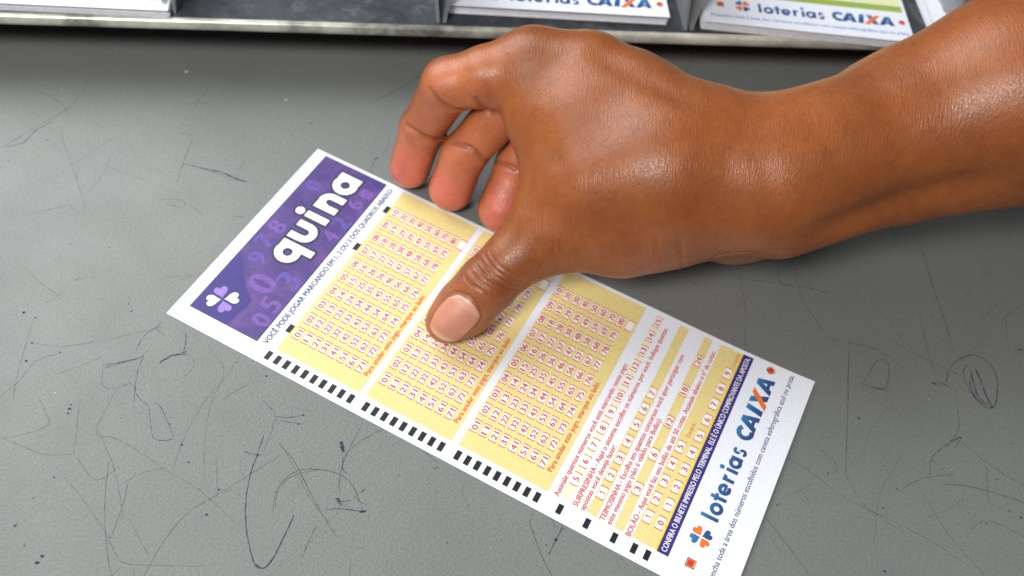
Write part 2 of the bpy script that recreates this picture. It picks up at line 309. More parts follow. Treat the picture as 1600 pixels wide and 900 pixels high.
SCRIBBLES = [
 (0,0.3,0.45,[(-169.5,69.3),(-165.6,74.7),(-160.8,80.9),(-156.5,85.5),(-152.1,92.2),(-149.7,100.9)]),
 (0,0.54,0.35,[(-168.2,70.2),(-163.1,72.8),(-160.7,78.7),(-156.5,83.5)]),
 (0,0.24,0.3,[(-166.1,98.2),(-158.9,94.5),(-153.6,89.8),(-152.3,86.9)]),
 (0,0.18,0.35,[(-153.0,81.0),(-149.9,73.4),(-145.0,64.2),(-140.6,55.2),(-135.8,45.8)]),
 (0,0.21,0.3,[(-145.8,63.4),(-140.4,69.5),(-134.1,78.6)]),
 (1,0.476,0.55,[(-108.7,68.4),(-101.8,66.7),(-95.5,65.6),(-90.0,62.9),(-86.4,62.0)]),
 (1,0.34,0.5,[(-95.5,65.6),(-91.8,64.1),(-87.4,62.3)]),
 (0,0.36,0.35,[(-107.9,80.6),(-108.8,69.1),(-109.4,59.4)]),
 (0,0.3,0.3,[(-112.9,82.3),(-107.7,82.1)]),
 (0,0.3,0.4,[(-113.3,51.7),(-106.0,51.8),(-105.1,48.6),(-111.0,50.0)]),
 (0,0.24,0.4,[(-103.2,50.0),(-98.1,46.2)]),
 (0,0.21,0.35,[(-89.7,66.8),(-88.4,71.8)]),
 (0,0.24,0.5,[(-88.4,46.5),(-84.5,46.5)]),
 (0,0.21,0.45,[(-148.4,20.6),(-141.9,15.0),(-136.0,11.2)]),
 (0,0.24,0.45,[(-132.1,16.3),(-131.1,17.3),(-129.1,17.7)]),
 (0,0.3,0.3,[(-152.5,41.8),(-141.5,46.6)]),
 (0,0.24,0.5,[(-140.3,1.8),(-139.9,-7.9),(-139.4,-17.7),(-138.5,-25.6)]),
 (0,0.21,0.5,[(-138.3,-38.3),(-131.9,-36.5),(-126.8,-33.5),(-127.6,-30.7),(-131.7,-24.7)]),
 (1,0.34,0.7,[(-116.5,-13.3),(-112.2,-12.0),(-107.5,-10.4),(-105.5,-9.0)]),
 (1,0.34,0.5,[(-115.9,-14.1),(-110.4,-11.7),(-106.2,-9.9)]),
 (1,0.408,0.75,[(-100.4,-11.1),(-98.0,-9.0),(-94.9,-7.7),(-93.5,-6.8)]),
 (1,0.272,0.6,[(-100.5,-11.4),(-97.1,-8.6),(-93.5,-8.0)]),
 (1,0.306,0.6,[(-94.8,-0.3),(-94.3,-3.7),(-94.2,-7.1)]),
 (1,0.238,0.5,[(-108.1,-7.5),(-106.9,-2.2),(-104.2,0.8),(-102.8,3.3)]),
 (1,0.238,0.5,[(-104.4,1.4),(-102.5,-0.8),(-100.8,-1.8)]),
 (0,0.21,0.5,[(-125.5,-6.9),(-116.8,-4.1),(-108.1,-0.9),(-102.0,1.6)]),
 (0,0.18,0.5,[(-138.4,-6.9),(-129.0,-7.4),(-120.4,-4.9)]),
 (1,0.238,0.5,[(-116.2,-14.1),(-114.8,-20.0),(-111.1,-20.8),(-106.5,-18.9),(-104.9,-25.2)]),
 (1,0.238,0.45,[(-105.5,-9.0),(-106.1,-14.6),(-104.9,-22.0),(-100.5,-25.8)]),
 (1,0.238,0.5,[(-100.5,-25.8),(-98.9,-31.1),(-96.8,-36.1),(-91.8,-35.8),(-94.1,-30.8),(-97.3,-25.8),(-99.3,-24.9)]),
 (0,0.21,0.45,[(-110.7,-20.8),(-112.0,-26.7),(-113.0,-35.4),(-107.5,-36.6),(-99.6,-40.7),(-93.6,-44.3)]),
 (0,0.21,0.45,[(-99.1,-17.4),(-93.7,-16.5),(-90.7,-13.0),(-90.8,-9.7),(-94.0,-7.7),(-98.1,-8.5)]),
 (0,0.21,0.5,[(-77.5,-7.1),(-80.8,-15.7),(-84.4,-21.9),(-87.4,-30.5),(-89.1,-38.2),(-89.8,-45.6)]),
 (0,0.18,0.4,[(-87.5,-4.4),(-81.3,-13.0),(-83.1,-23.9),(-82.9,-35.3),(-80.6,-48.0)]),
 (1,0.34,0.9,[(-66.6,-33.4),(-67.5,-39.5),(-68.6,-46.5),(-68.4,-55.0),(-66.7,-63.2),(-63.6,-71.0),(-61.1,-72.3),(-59.1,-70.0),(-57.3,-64.6),(-55.0,-57.2)]),
 (1,0.238,0.6,[(-71.6,-38.8),(-67.9,-39.8),(-66.3,-39.5)]),
 (0,0.21,0.55,[(-60.8,-39.2),(-67.2,-44.5),(-75.7,-51.6),(-83.2,-57.5),(-87.7,-65.0),(-90.3,-72.1),(-91.2,-75.5)]),
 (0,0.21,0.55,[(-107.6,-43.6),(-106.3,-53.0),(-104.3,-62.1),(-100.9,-72.5),(-99.3,-75.8)]),
 (0,0.21,0.5,[(-118.3,-48.9),(-111.7,-55.1),(-104.7,-63.0),(-99.8,-69.8),(-96.8,-72.3),(-87.8,-72.6),(-76.3,-72.4)]),
 (0,0.21,0.5,[(-116.4,-43.0),(-109.7,-49.4),(-104.6,-45.3)]),
 (0,0.21,0.55,[(-101.0,-49.9),(-101.0,-57.4),(-101.9,-65.1)]),
 (0,0.18,0.45,[(-103.3,-51.0),(-98.2,-46.9),(-91.7,-44.7)]),
 (0,0.18,0.45,[(-98.7,-60.0),(-94.1,-66.1),(-90.5,-71.2)]),
 (0,0.18,0.4,[(-117.5,-42.1),(-118.8,-33.2),(-120.0,-25.0)]),
 (0,0.18,0.45,[(-138.5,-37.8),(-132.7,-40.0),(-125.1,-42.5),(-117.5,-42.1)]),
 (1,0.272,0.5,[(-64.3,-27.1),(-60.5,-27.4),(-56.5,-26.4)]),
 (1,0.204,0.5,[(-64.1,-28.3),(-57.1,-29.3)]),
 (1,0.204,0.5,[(-68.7,-22.0),(-64.6,-26.1),(-64.6,-31.3),(-66.1,-39.5)]),
 (0,0.21,0.5,[(-62.2,-35.2),(-56.7,-43.0),(-52.2,-50.5),(-48.0,-56.0)]),
 (0,0.24,0.5,[(-60.3,-55.6),(-60.2,-49.9),(-56.4,-45.4),(-49.5,-43.4)]),
 (0,0.18,0.4,[(-93.5,-44.8),(-81.9,-50.9),(-69.9,-60.6)]),
 (0,0.21,0.4,[(-142.1,-25.3),(-138.4,-19.8),(-135.7,-13.1),(-128.5,-9.4)]),
 (0,0.21,0.55,[(-38.8,-27.8),(-40.8,-33.4),(-42.5,-38.3),(-43.5,-43.0),(-43.7,-48.2),(-43.0,-50.7)]),
 (0,0.21,0.55,[(-31.9,-29.1),(-37.2,-32.5),(-41.2,-36.2),(-43.3,-39.6)]),
 (1,0.238,0.7,[(-43.3,-39.0),(-43.3,-42.3),(-41.9,-44.2)]),
 (0,0.24,0.6,[(-62.5,-35.3),(-57.6,-40.4),(-54.7,-44.8),(-50.2,-52.3),(-46.0,-58.4),(-42.6,-63.1)]),
 (0,0.24,0.55,[(-60.7,-56.5),(-60.9,-51.5),(-59.1,-47.0),(-55.4,-43.9),(-50.1,-43.3),(-44.6,-44.3),(-40.8,-46.7),(-38.0,-51.1),(-36.4,-55.2)]),
 (1,0.34,0.6,[(-44.4,-51.7),(-42.5,-52.6),(-40.2,-52.2)]),
 (1,0.34,0.5,[(-44.2,-52.4),(-42.1,-53.7)]),
 (1,0.34,0.55,[(-43.6,-51.4),(-42.5,-54.2)]),
 (1,0.272,0.6,[(-46.4,-55.2),(-42.3,-54.8),(-36.4,-55.3),(-35.0,-54.8)]),
 (1,0.612,0.7,[(-37.3,-55.5),(-35.7,-55.2)]),
 (1,1.496,0.9,[(-44.4,-34.3),(-44.1,-35.6),(-43.5,-37.6)]),
 (1,0.34,0.6,[(-37.6,-49.8),(-36.9,-49.2),(-36.3,-48.6)]),
 (0,0.21,0.5,[(-27.7,-43.8),(-26.5,-44.2)]),
 (1,0.238,0.55,[(-17.5,-41.7),(-16.0,-40.9)]),
 (0,0.21,0.5,[(-22.2,-34.5),(-18.3,-38.0),(-15.7,-39.9)]),
 (0,0.27,0.6,[(11.4,-53.4),(10.4,-56.6),(11.9,-61.5),(14.2,-67.5),(16.4,-71.6)]),
 (1,0.306,0.75,[(19.8,-57.1),(17.6,-61.3),(15.5,-65.6)]),
 (1,0.544,0.8,[(17.2,-61.0),(18.0,-61.5)]),
 (0,0.18,0.5,[(15.1,-53.2),(17.1,-56.3),(17.4,-58.8)]),
 (1,0.306,0.7,[(-54.9,-57.2),(-56.5,-62.5),(-58.5,-68.5),(-60.8,-72.2),(-62.8,-71.6)]),
 (0,0.24,0.6,[(152.5,61.3),(153.3,49.7),(153.1,32.6),(153.6,21.2),(153.0,8.7)]),
 (0,0.24,0.5,[(104.4,42.3),(104.1,28.9),(107.2,19.5),(112.7,9.8)]),
 (0,0.36,0.35,[(98.7,41.8),(98.0,33.4),(108.1,31.7),(114.6,29.7)]),
 (0,0.27,0.6,[(117.7,10.9),(114.7,-1.2),(111.5,-15.7),(106.4,-37.2)]),
 (0,0.27,0.5,[(117.5,10.2),(124.0,9.1),(129.9,5.7),(134.2,1.5)]),
 (0,0.36,0.35,[(117.8,-6.8),(125.5,3.9),(129.2,2.6),(125.8,-6.4),(119.5,-5.3),(128.1,-7.7)]),
 (1,0.34,0.75,[(147.6,-3.6),(148.8,0.9),(153.5,5.7),(159.7,8.4),(163.9,6.4),(165.7,1.2),(163.5,-7.0),(160.6,-11.5),(157.0,-10.2),(154.6,-4.6),(154.3,1.2),(156.5,4.4)]),
 (1,0.476,0.8,[(157.2,2.2),(156.8,-1.6),(157.1,-7.4),(160.6,-11.5)]),
 (1,0.476,0.7,[(159.1,3.0),(159.6,-1.4),(159.9,-7.2),(160.7,-11.2)]),
 (1,0.34,0.7,[(155.5,-1.6),(155.8,-7.4),(158.8,-10.8)]),
 (1,0.816,0.8,[(142.4,-3.2),(143.8,-3.8)]),
 (1,0.34,0.6,[(145.1,-3.0),(148.1,-4.3)]),
 (1,0.68,0.7,[(176.6,11.8),(178.2,11.6)]),
 (1,0.816,0.7,[(114.2,-17.6),(115.2,-17.9)]),
 (0,0.21,0.5,[(173.7,11.6),(176.3,24.4),(182.0,28.9)]),
 (0,0.36,0.5,[(133.2,-35.9),(135.2,-30.6),(140.1,-26.4),(146.9,-22.6)]),
 (1,0.34,0.5,[(142.6,-24.2),(146.9,-22.6),(144.0,-26.2)]),
 (0,0.21,0.55,[(146.5,-24.0),(152.8,-31.0),(162.6,-38.3)]),
 (0,0.21,0.5,[(135.2,-30.6),(140.7,-38.1)]),
 (0,0.24,0.5,[(122.5,-41.5),(131.0,-37.3),(141.4,-35.5)]),
 (0,0.27,0.55,[(136.7,-38.9),(145.3,-39.4),(156.8,-42.4),(160.8,-44.1)]),
 (0,0.24,0.5,[(141.4,-53.0),(148.3,-50.2),(157.4,-54.7)]),
 (0,0.21,0.5,[(129.6,-42.4),(133.7,-54.5),(138.7,-62.5),(142.1,-67.0)]),
 (0,0.24,0.55,[(79.2,-52.0),(84.3,-60.0),(89.6,-68.9)]),
 (0,0.21,0.45,[(106.4,-37.2),(110.3,-47.0),(120.5,-55.0)]),
 (0,0.21,0.45,[(149.1,-7.8),(147.2,-19.2),(141.4,-26.3)]),
 (0,0.24,0.5,[(152.4,-32.4),(149.9,-42.7),(151.0,-45.2)]),
 (0,0.21,0.5,[(87.9,-31.7),(96.5,-37.7),(104.8,-44.8),(126.2,-56.0),(138.0,-64.8)]),
 (0,0.21,0.5,[(98.5,-27.2),(104.4,-34.7),(101.5,-37.4)]),
 (0,0.18,0.4,[(185.2,31.6),(176.3,24.4),(173.2,23.4)]),
 (0,0.3,0.4,[(82.3,33.8),(90.5,33.6),(102.6,32.1)]),
 (1,0.272,0.5,[(-42.6,78.2),(-44.4,73.9),(-45.0,65.9)]),
 (1,0.408,0.5,[(-43.0,77.8),(-44.0,76.3)]),
]
SPOTS = [(-138.3,-13.1,0.49),(-143.7,3.9,0.41),(-122.1,-28.1,0.62),(-122.2,-29.6,0.49),(-127.0,-63.3,0.58),(-118.0,-71.2,0.66),(-118.9,-73.0,0.83),(-123.3,-68.6,0.37),(-78.4,-58.1,0.49),(-76.3,-50.7,0.45),(-129.6,-9.6,0.37),(-112.6,6.5,0.33),(-62.7,-71.7,0.41),(-57.3,-29.3,0.41),(-56.2,-26.4,0.37),(-68.7,-13.9,0.37),(-120.9,-49.2,0.37),(-102.1,-65.5,0.37),(-88.9,-37.7,0.45),(-138.4,-6.9,0.37),(-67.5,-39.5,0.41),(-122.1,-26.7,0.33),(-124.6,-55.4,0.29),(-103.8,-20.9,0.29),(-86.0,-42.9,0.37),(-36.6,-55.3,0.52),(-12.6,-63.3,0.34),(-9.3,-63.1,0.26),(17.6,-61.3,0.56),(20.2,-57.9,0.34),(-56.4,-26.3,0.38),(-57.2,-29.3,0.34),(14.9,-62.9,0.3),(111.8,-66.7,0.6),(146.9,-50.9,0.45),(158.4,-48.6,0.41),(155.3,-46.6,0.34),(121.6,-41.3,0.38),(174.7,42.7,0.38),(114.0,-3.5,0.34),(117.5,10.2,0.38),(100.9,-37.1,0.45),(83.4,-47.9,0.38),(115.8,-47.4,0.34),(145.3,-23.4,0.45),(133.3,-35.9,0.38),(-143.7,3.7,0.52),(-139.9,2.1,0.49),(-68.4,92.2,0.45),(-124.8,30.3,0.34),(-155.7,74.7,0.38),(-161.7,85.2,0.34),(-164.9,75.2,0.3),(-114.0,9.1,0.3),(-112.5,6.5,0.34),(-122.3,9.9,0.26),(-165.6,63.9,0.3)]

# ---------------------------------------------------------------- materials
M_paper = mat('paper', (0.80, 0.82, 0.90), 0.55, 0.35)
v = coords(M_paper); n1 = noise(M_paper, v, 900, 4)
lk(M_paper, ramp(M_paper, noise(M_paper, v, 1400, 2), [(0.3, (0.73, 0.75, 0.83)), (0.7, (0.80, 0.82, 0.90))]), bsdf(M_paper).inputs['Base Color'])
lk(M_paper, bump(M_paper, n1, 0.25, 0.0002), bsdf(M_paper).inputs['Normal'])
def ink(name, c, var=0.12, rough=0.5, spec=0.4):
    mt = mat(name, c, rough, spec); v = coords(mt)
    a = tuple(x * (1 - var) for x in c); b = tuple(min(1, x * (1 + var)) for x in c)
    lk(mt, ramp(mt, noise(mt, v, 1500, 3), [(0.3, a), (0.7, b)]), bsdf(mt).inputs['Base Color'])
    lk(mt, bump(mt, noise(mt, v, 900, 4), 0.2, 0.0002), bsdf(mt).inputs['Normal'])
    return mt
M_yellow = ink('yellow_print', (0.75, 0.62, 0.26), 0.07)
M_pale = ink('pale_yellow_print', (0.80, 0.76, 0.56), 0.05)
M_gold = ink('golden_edge_print', (0.80, 0.60, 0.05))
M_cell = ink('white_cell_print', (0.84, 0.82, 0.84), 0.04)
M_redn = ink('red_number_print', (0.58, 0.085, 0.075), 0.15)
M_redt = ink('red_text_print', (0.66, 0.10, 0.05), 0.15)
M_black = ink('black_print', (0.012, 0.014, 0.014), 0.3)
M_outline = ink('dark_outline_print', (0.03, 0.02, 0.06))
M_navy = ink('dark_violet_print', (0.045, 0.028, 0.20), 0.2)
M_lilac = ink('lilac_print', (0.30, 0.19, 0.56))
M_ghost = ink('faint_violet_print', (0.17, 0.080, 0.34), 0.25)
M_ghost2 = ink('faint_blue_violet_print', (0.11, 0.075, 0.34), 0.25)
M_white = ink('white_print', (0.86, 0.86, 0.88), 0.03)
M_textb = ink('blue_text_print', (0.055, 0.06, 0.16), 0.2)
M_orange = ink('orange_print', (0.80, 0.17, 0.03), 0.2)
M_red = ink('red_mark_print', (0.65, 0.03, 0.02))
M_halo = ink('orange_halo_print', (0.80, 0.45, 0.12))
M_brown = ink('dark_mark_edge_print', (0.12, 0.03, 0.02))
M_purple = mat('violet_print', (0.1, 0.05, 0.3), 0.45, 0.4)
v = coords(M_purple)
c1 = ramp(M_purple, noise(M_purple, v, 130, 5, 0.65), [(0.30, (0.050, 0.027, 0.165)), (0.52, (0.080, 0.042, 0.205)), (0.72, (0.14, 0.064, 0.26))])
lk(M_purple, c1, bsdf(M_purple).inputs['Base Color']); lk(M_purple, bump(M_purple, noise(M_purple, v, 900, 4), 0.2, 0.0002), bsdf(M_purple).inputs['Normal'])
M_logo = mat('blue_logo_print', (0.02, 0.1, 0.3), 0.45, 0.4)     # the logo ink runs from light blue at the top to navy
def logo_ink(ytop, ybot):
    mt = mat('blue_logo_print', (0.02, 0.1, 0.3), 0.45, 0.4)
    tc = mt.node_tree.nodes.new('ShaderNodeTexCoord'); sp = mt.node_tree.nodes.new('ShaderNodeSeparateXYZ'); lk(mt, tc.outputs['Object'], sp.inputs[0])
    mr = mt.node_tree.nodes.new('ShaderNodeMapRange'); mr.inputs['From Min'].default_value = -ytop * .001; mr.inputs['From Max'].default_value = -ybot * .001
    lk(mt, sp.outputs['Y'], mr.inputs['Value'])
    lk(mt, ramp(mt, mr.outputs['Result'], [(0.0, (0.045, 0.20, 0.40)), (0.5, (0.025, 0.10, 0.28)), (1.0, (0.03, 0.055, 0.19))]), bsdf(mt).inputs['Base Color'])
    return mt
M_logo = logo_ink(170.6, 176.0)

# counter: grey painted metal with a fine leathery grain
M_counter = mat('grey_painted_counter', (0.2, 0.21, 0.2), 0.42, 0.5)
v = coords(M_counter)
big = noise(M_counter, v, 9, 4, 0.6); fine = noise(M_counter, v, 1350, 4, 0.8)
vo = M_counter.node_tree.nodes.new('ShaderNodeTexVoronoi'); vo.inputs['Scale'].default_value = 1400; lk(M_counter, v, vo.inputs['Vector'])
base = ramp(M_counter, big, [(0.3, (0.158, 0.168, 0.158)), (0.7, (0.190, 0.199, 0.185))])
fc = ramp(M_counter, fine, [(0.30, (0.74, 0.74, 0.74)), (0.52, (1, 1, 1)), (0.72, (1.10, 1.10, 1.10))])
lk(M_counter, mixc(M_counter, 1.0, base, fc, 'MULTIPLY'), bsdf(M_counter).inputs['Base Color'])
b1 = bump(M_counter, fine, 0.34, 0.00028); b2 = bump(M_counter, vo.outputs['Distance'], 0.15, 0.0003, b1)
b3 = bump(M_counter, noise(M_counter, v, 60, 3), 0.08, 0.002, b2)
lk(M_counter, b3, bsdf(M_counter).inputs['Normal'])
lk(M_counter, ramp(M_counter, noise(M_counter, v, 40, 4), [(0.3, (0.36,) * 3), (0.7, (0.50,) * 3)]), bsdf(M_counter).inputs['Roughness'])
def faint(name, col, lo, hi, sc):
    mt = mat(name, col, 0.6, 0.3); v = coords(mt)
    lk(mt, ramp(mt, noise(mt, v, sc, 4, 0.7), [(0.38, (lo,) * 3), (0.62, (hi,) * 3)]), bsdf(mt).inputs['Alpha']); return mt
INK = {}
def mark_mat(kind, s):
    q = round(s * 5) / 5
    if (kind, q) not in INK:
        INK[(kind, q)] = faint(('pen_ink', 'grey_scratch')[1 - kind], (0.022, 0.024, 0.085) if kind else (0.06, 0.065, 0.07), q * 0.3, min(1, q * (1.7 if kind else 1.3)), 500)
    return INK[(kind, q)]

# ---------------------------------------------------------------- counter top
mb = MB()
mb.box(-700, 900, -500, 700, -30, 0, M_counter)
rs = random.Random(5)
def smooth_line(pts, n=6):
    P = [np.array(p, float) for p in pts]
    if len(P) < 3: return [P[0] + (P[-1] - P[0]) * k / (2 * n) for k in range(2 * n + 1)]
    out = []
    for i in range(len(P) - 1):
        p0 = P[max(i - 1, 0)]; p1 = P[i]; p2 = P[i + 1]; p3 = P[min(i + 2, len(P) - 1)]
        for k in range(n):
            t = k / n; out.append(0.5 * ((2 * p1) + (-p0 + p2) * t + (2 * p0 - 5 * p1 + 4 * p2 - p3) * t * t + (-p0 + 3 * p1 - 3 * p2 + p3) * t ** 3))
    out.append(P[-1]); return out
zc = 0.03
def mark(pts, w, m):
    global zc
    zc = 0.03 + (zc - 0.03 + 0.0004) % 0.03
    Q = smooth_line(pts); N = len(Q); L = []; Rr = []
    for i, p in enumerate(Q):
        a = Q[max(i - 1, 0)]; b = Q[min(i + 1, N - 1)]; t = (b - a) / (np.linalg.norm(b - a) + 1e-9); n = np.array((-t[1], t[0]))
        ww = w * (0.35 + 0.65 * math.sin(math.pi * (i + .5) / N) ** .4) * rs.uniform(.6, 1.25) / 2
        p = p + n * rs.uniform(-.06, .06)
        L.append(p + n * ww); Rr.append(p - n * ww)
    n0 = len(mb.v); mb.v += [(q[0], q[1], zc) for q in L] + [(q[0], q[1], zc) for q in Rr]; mi = mb.mi(m)
    for i in range(N - 1): mb.f.append((n0 + i + N, n0 + i + 1 + N, n0 + i + 1, n0 + i)); mb.m.append(mi)
for kind, w, s, pts in SCRIBBLES: mark(pts, w, mark_mat(kind, s))
for x, y, r in SPOTS:
    n = 9; ph = rs.uniform(0, 6); el = rs.uniform(.6, 1)
    mb.poly([(x + r * rs.uniform(.6, 1.1) * math.cos(ph + 2 * math.pi * k / n), y + r * el * rs.uniform(.6, 1.1) * math.sin(ph + 2 * math.pi * k / n), 0.065) for k in range(n)], mark_mat(1, 1.0))
for k in range(330):          # hairline wear all over the paint
    x = rs.uniform(-230, 260); y = rs.uniform(-110, 190); a = rs.uniform(0, math.pi); l = rs.choice((2, 4, 7, 12, 25)) * rs.uniform(.6, 1.4); c = rs.uniform(-.18, .18)
    mark([(x, y), (x + l * .5 * math.cos(a), y + l * .5 * math.sin(a)), (x + l * math.cos(a + c), y + l * math.sin(a + c))], rs.uniform(.12, .28), mark_mat(0, rs.choice((.2, .2, .4, .4))))
for k in range(260):
    x = rs.uniform(-230, 260); y = rs.uniform(-110, 190); r = rs.uniform(.08, .28)
    mb.poly([(x + r * rs.uniform(.5, 1.2) * math.cos(2 * math.pi * k / 7), y + r * rs.uniform(.5, 1.2) * math.sin(2 * math.pi * k / 7), 0.065) for k in range(7)], mark_mat(rs.choice((0, 0, 1)), .8))
M_dust = mat('white_dust_speck', (0.6, 0.6, 0.58), 0.5)
for x, y, r in [(-116.4, 113.5, .7), (-78.5, 103.0, .6)] + [(rs.uniform(-220, 200), rs.uniform(-100, 130), rs.uniform(.1, .25)) for _ in range(70)]:
    mb.poly([(x + r * rs.uniform(.5, 1.1) * math.cos(2 * math.pi * k / 7), y + r * rs.uniform(.5, 1.1) * math.sin(2 * math.pi * k / 7), 0.07) for k in range(7)], M_dust)
counter = tag(mb.build('counter_top'), 'worn grey painted counter covered in pen scribbles and scratches', None, None, 'structure')

# ---------------------------------------------------------------- printing shared by all slips
Z = [0.15 + 0.03 * k for k in range(8)]            # print layers above the 0.12 mm paper
def clover(name, parent, cx, cy, ln, wd, ma, mb_, outline=None, gap=0.25, z=2, **kw):
    b = MB()
    for ang, m in ((129, ma), (-51, ma), (46, mb_), (-134, mb_)):
        px = cx + gap * math.cos(R(ang)); py = cy - gap * math.sin(R(ang))
        if outline: heart(b, px, py, ang, ln, wd, outline, Z[z], 0.45 if m is ma else .15)
        heart(b, px, py, ang, ln, wd, m, Z[z + 1])
    return b.build(name, parent)
def wordmark(b, m, z, dy=0.0, xs=None):
    """the two-word lottery logo; strokes measured on the slip"""
    B_ = 175.9 + dy; xh = 172.35 + dy; w = 1.18; cy = (B_ + xh) / 2
    S = lambda p, ww=w: stroke(b, p, ww, m, z)
    S([(22.9, 170.5 + dy), (22.9, B_)]); S(arc(26.25, cy, 1.42, 0, 360, 26))
    S([(29.75, 171.1 + dy), (29.75, B_)]); stroke(b, [(28.6, 172.75 + dy), (31.1, 172.75 + dy)], .95, m, z + .004)
    S(arc(33.15, cy, 1.38, 5, 318, 24)); stroke(b, [(31.9, cy + .15), (34.9, cy + .15)], .8, m, z + .004)
    S([(36.5, xh), (36.5, B_)]); stroke(b, arc(37.6, 174.05 + dy, 1.15, 170, 75, 8), 1.1, m, z + .004)
    S([(39.9, xh), (39.9, B_)]); disc(b, 39.9, 170.95 + dy, .78, m, z)
    S(arc(42.9, cy, 1.40, 0, 360, 26)); stroke(b, [(44.45, xh), (44.45, B_)], 1.1, m, z + .004)
    S(arc(47.2, 173.25 + dy, .78, 30, 250, 10), .95); stroke(b, arc(47.05, 174.95 + dy, .82, 75, -160, 10), .95, m, z + .004)
    # second word, heavy italic capitals
    S(arc(54.2, 173.3 + dy, 2.0, 42, 300, 22, 2.0), 1.5)
    for (ax, bl, br) in ((58.8, 55.9, 60.1), (73.9, 71.0, 75.2)):
        T = 170.6 + dy
        pg(b, [(ax - 1.0, T), (ax + 1.05, T), (bl + 1.0, B_), (bl - .95, B_)], m, z)
        pg(b, [(ax - .3, T), (ax + 1.05, T), (br + .95, B_), (br - .9, B_)], m, z + .004)
        rect(b, bl + .8, br + .2, 173.9 + dy, 175.0 + dy, m, z + .008)
    T = 170.6 + dy
    pg(b, [(62.7, T), (64.6, T), (63.7, B_), (61.6, B_)], m, z)
    pg(b, [(65.4, T), (67.5, T), (69.9, B_), (67.7, B_)], m, z)
    pg(b, [(69.0, T), (71.1, T), (66.2, B_ + .3), (63.9, B_ + .3)], M_orange, z + .012)
def corner_dot(b, x, y, z, square=False):
    if square:
        rect(b, x - 1.35, x + 1.35, y - 1.35, y + 1.35, M_brown, z); rect(b, x - 1.1, x + 1.1, y - 1.1, y + 1.2, M_halo, z + .03); rect(b, x - .95, x + .95, y - .95, y + .85, M_red, z + .06)
    else:
        disc(b, x, y, 1.4, M_brown, z); disc(b, x + .1, y + .1, 1.2, M_halo, z + .03); disc(b, x, y - .05, .95, M_red, z + .06)
FOOT = 'Preencha toda a área dos números escolhidos com caneta esferográfica azul ou preta.'
def paper(name, L=187.0, x=82.5, loc=None, rz=0):
    b = MB(); rect(b, 0, x, 0, L, M_paper, 0.12); n = len(b.v); top = list(b.v); fs = list(b.f)
    b.add([(p[0], p[1], 0) for p in top], [f[::-1] for f in fs], M_paper)
    cnt = {}
    for f in fs:
        for a, c in zip(f, f[1:] + f[:1]): cnt[(a, c)] = cnt.get((a, c), 0) + 1
    for (a, c) in cnt:
        if (c, a) not in cnt: b.f.append((c, a, a + n, c + n)); b.m.append(0)
    return b.build(name, None, False, loc, rz)

# ---------------------------------------------------------------- the betting slip under the thumb
BEND[0] = True
slip = paper('betting_slip', loc=(-102.0, 6.3, 0.10), rz=R(62.65851520988033))
tag(slip, 'white and yellow lottery betting slip with violet banner pressed flat by the thumb', 'betting slip')
# header banner
b = MB()
rect(b, 5.8, 81.2, 4.2, 29.4, M_outline, Z[0]); rect(b, 6.0, 81.0, 4.45, 29.15, M_purple, Z[1])
for t, x, y, h, mm in (('0', 21.5, 22.5, 9, M_ghost), ('5', 17, 28.3, 6.5, M_ghost), ('3', 27, 28.6, 8, M_ghost2), ('7', 37, 11.5, 6, M_ghost2), ('8', 44, 11.5, 6, M_ghost),
                       ('2', 56, 28.6, 7, M_ghost2), ('6', 66, 27.5, 5.5, M_ghost), ('1', 72, 28.5, 5, M_ghost), ('9', 30, 14, 6, M_ghost2), ('4', 50, 28.4, 5.5, M_ghost), ('0', 65.5, 11, 5.5, M_ghost2), ('0', 11, 29.0, 6.0, M_ghost)):
    text(b, t, x, x + h * .62, y, h, mm, Z[2], 0.035)
pg(b, [(6.0, 4.45), (31.5, 4.45), (20.6, 14.6), (17.0, 19.4), (6.0, 17.8)], M_navy, Z[2] + .015)
banner = b.build('header_banner', slip)
clover('clover_emblem', banner, 13.0, 11.3, 4.6, 4.3, M_white, M_lilac, M_outline, .35, 3)
b = MB()
def quina(b, m, z, g):
    B_ = 21.7; T = 13.3; w = 2.75; cy = 17.5
    S = lambda p, dz=0: stroke(b, p, w, m, z + dz, g)
    def ring(cx):
        stroke(b, arc(cx, cy, 3.0, 0, 360, 36), w + 2 * g, m, z + .001)
    ring(38.9); S([(41.85, T), (41.85, 25.3)], .004)
    S([(45.75, T), (45.75, 17.6)]); stroke(b, arc(48.5, 17.7, 2.75, 180, 360, 18), w + 2 * g, m, z + .004); S([(51.25, T), (51.25, 17.9)], .008)
    S([(55.8, T), (55.8, B_)]); disc(b, 55.7, 10.95, 1.62 + g, m, z + .004)
    S([(61.1, T), (61.1, B_)]); stroke(b, arc(63.85, 17.2, 2.5, 180, 0, 18, 2.6), w + 2 * g, m, z + .004); S([(66.35, 17.1), (66.35, B_)], .008)
    ring(73.1); S([(76.35, T), (76.35, B_)], .004)
quina(b, M_outline, Z[3], 0.72); quina(b, M_white, Z[4], 0.0)
b.build('slip_title', banner)
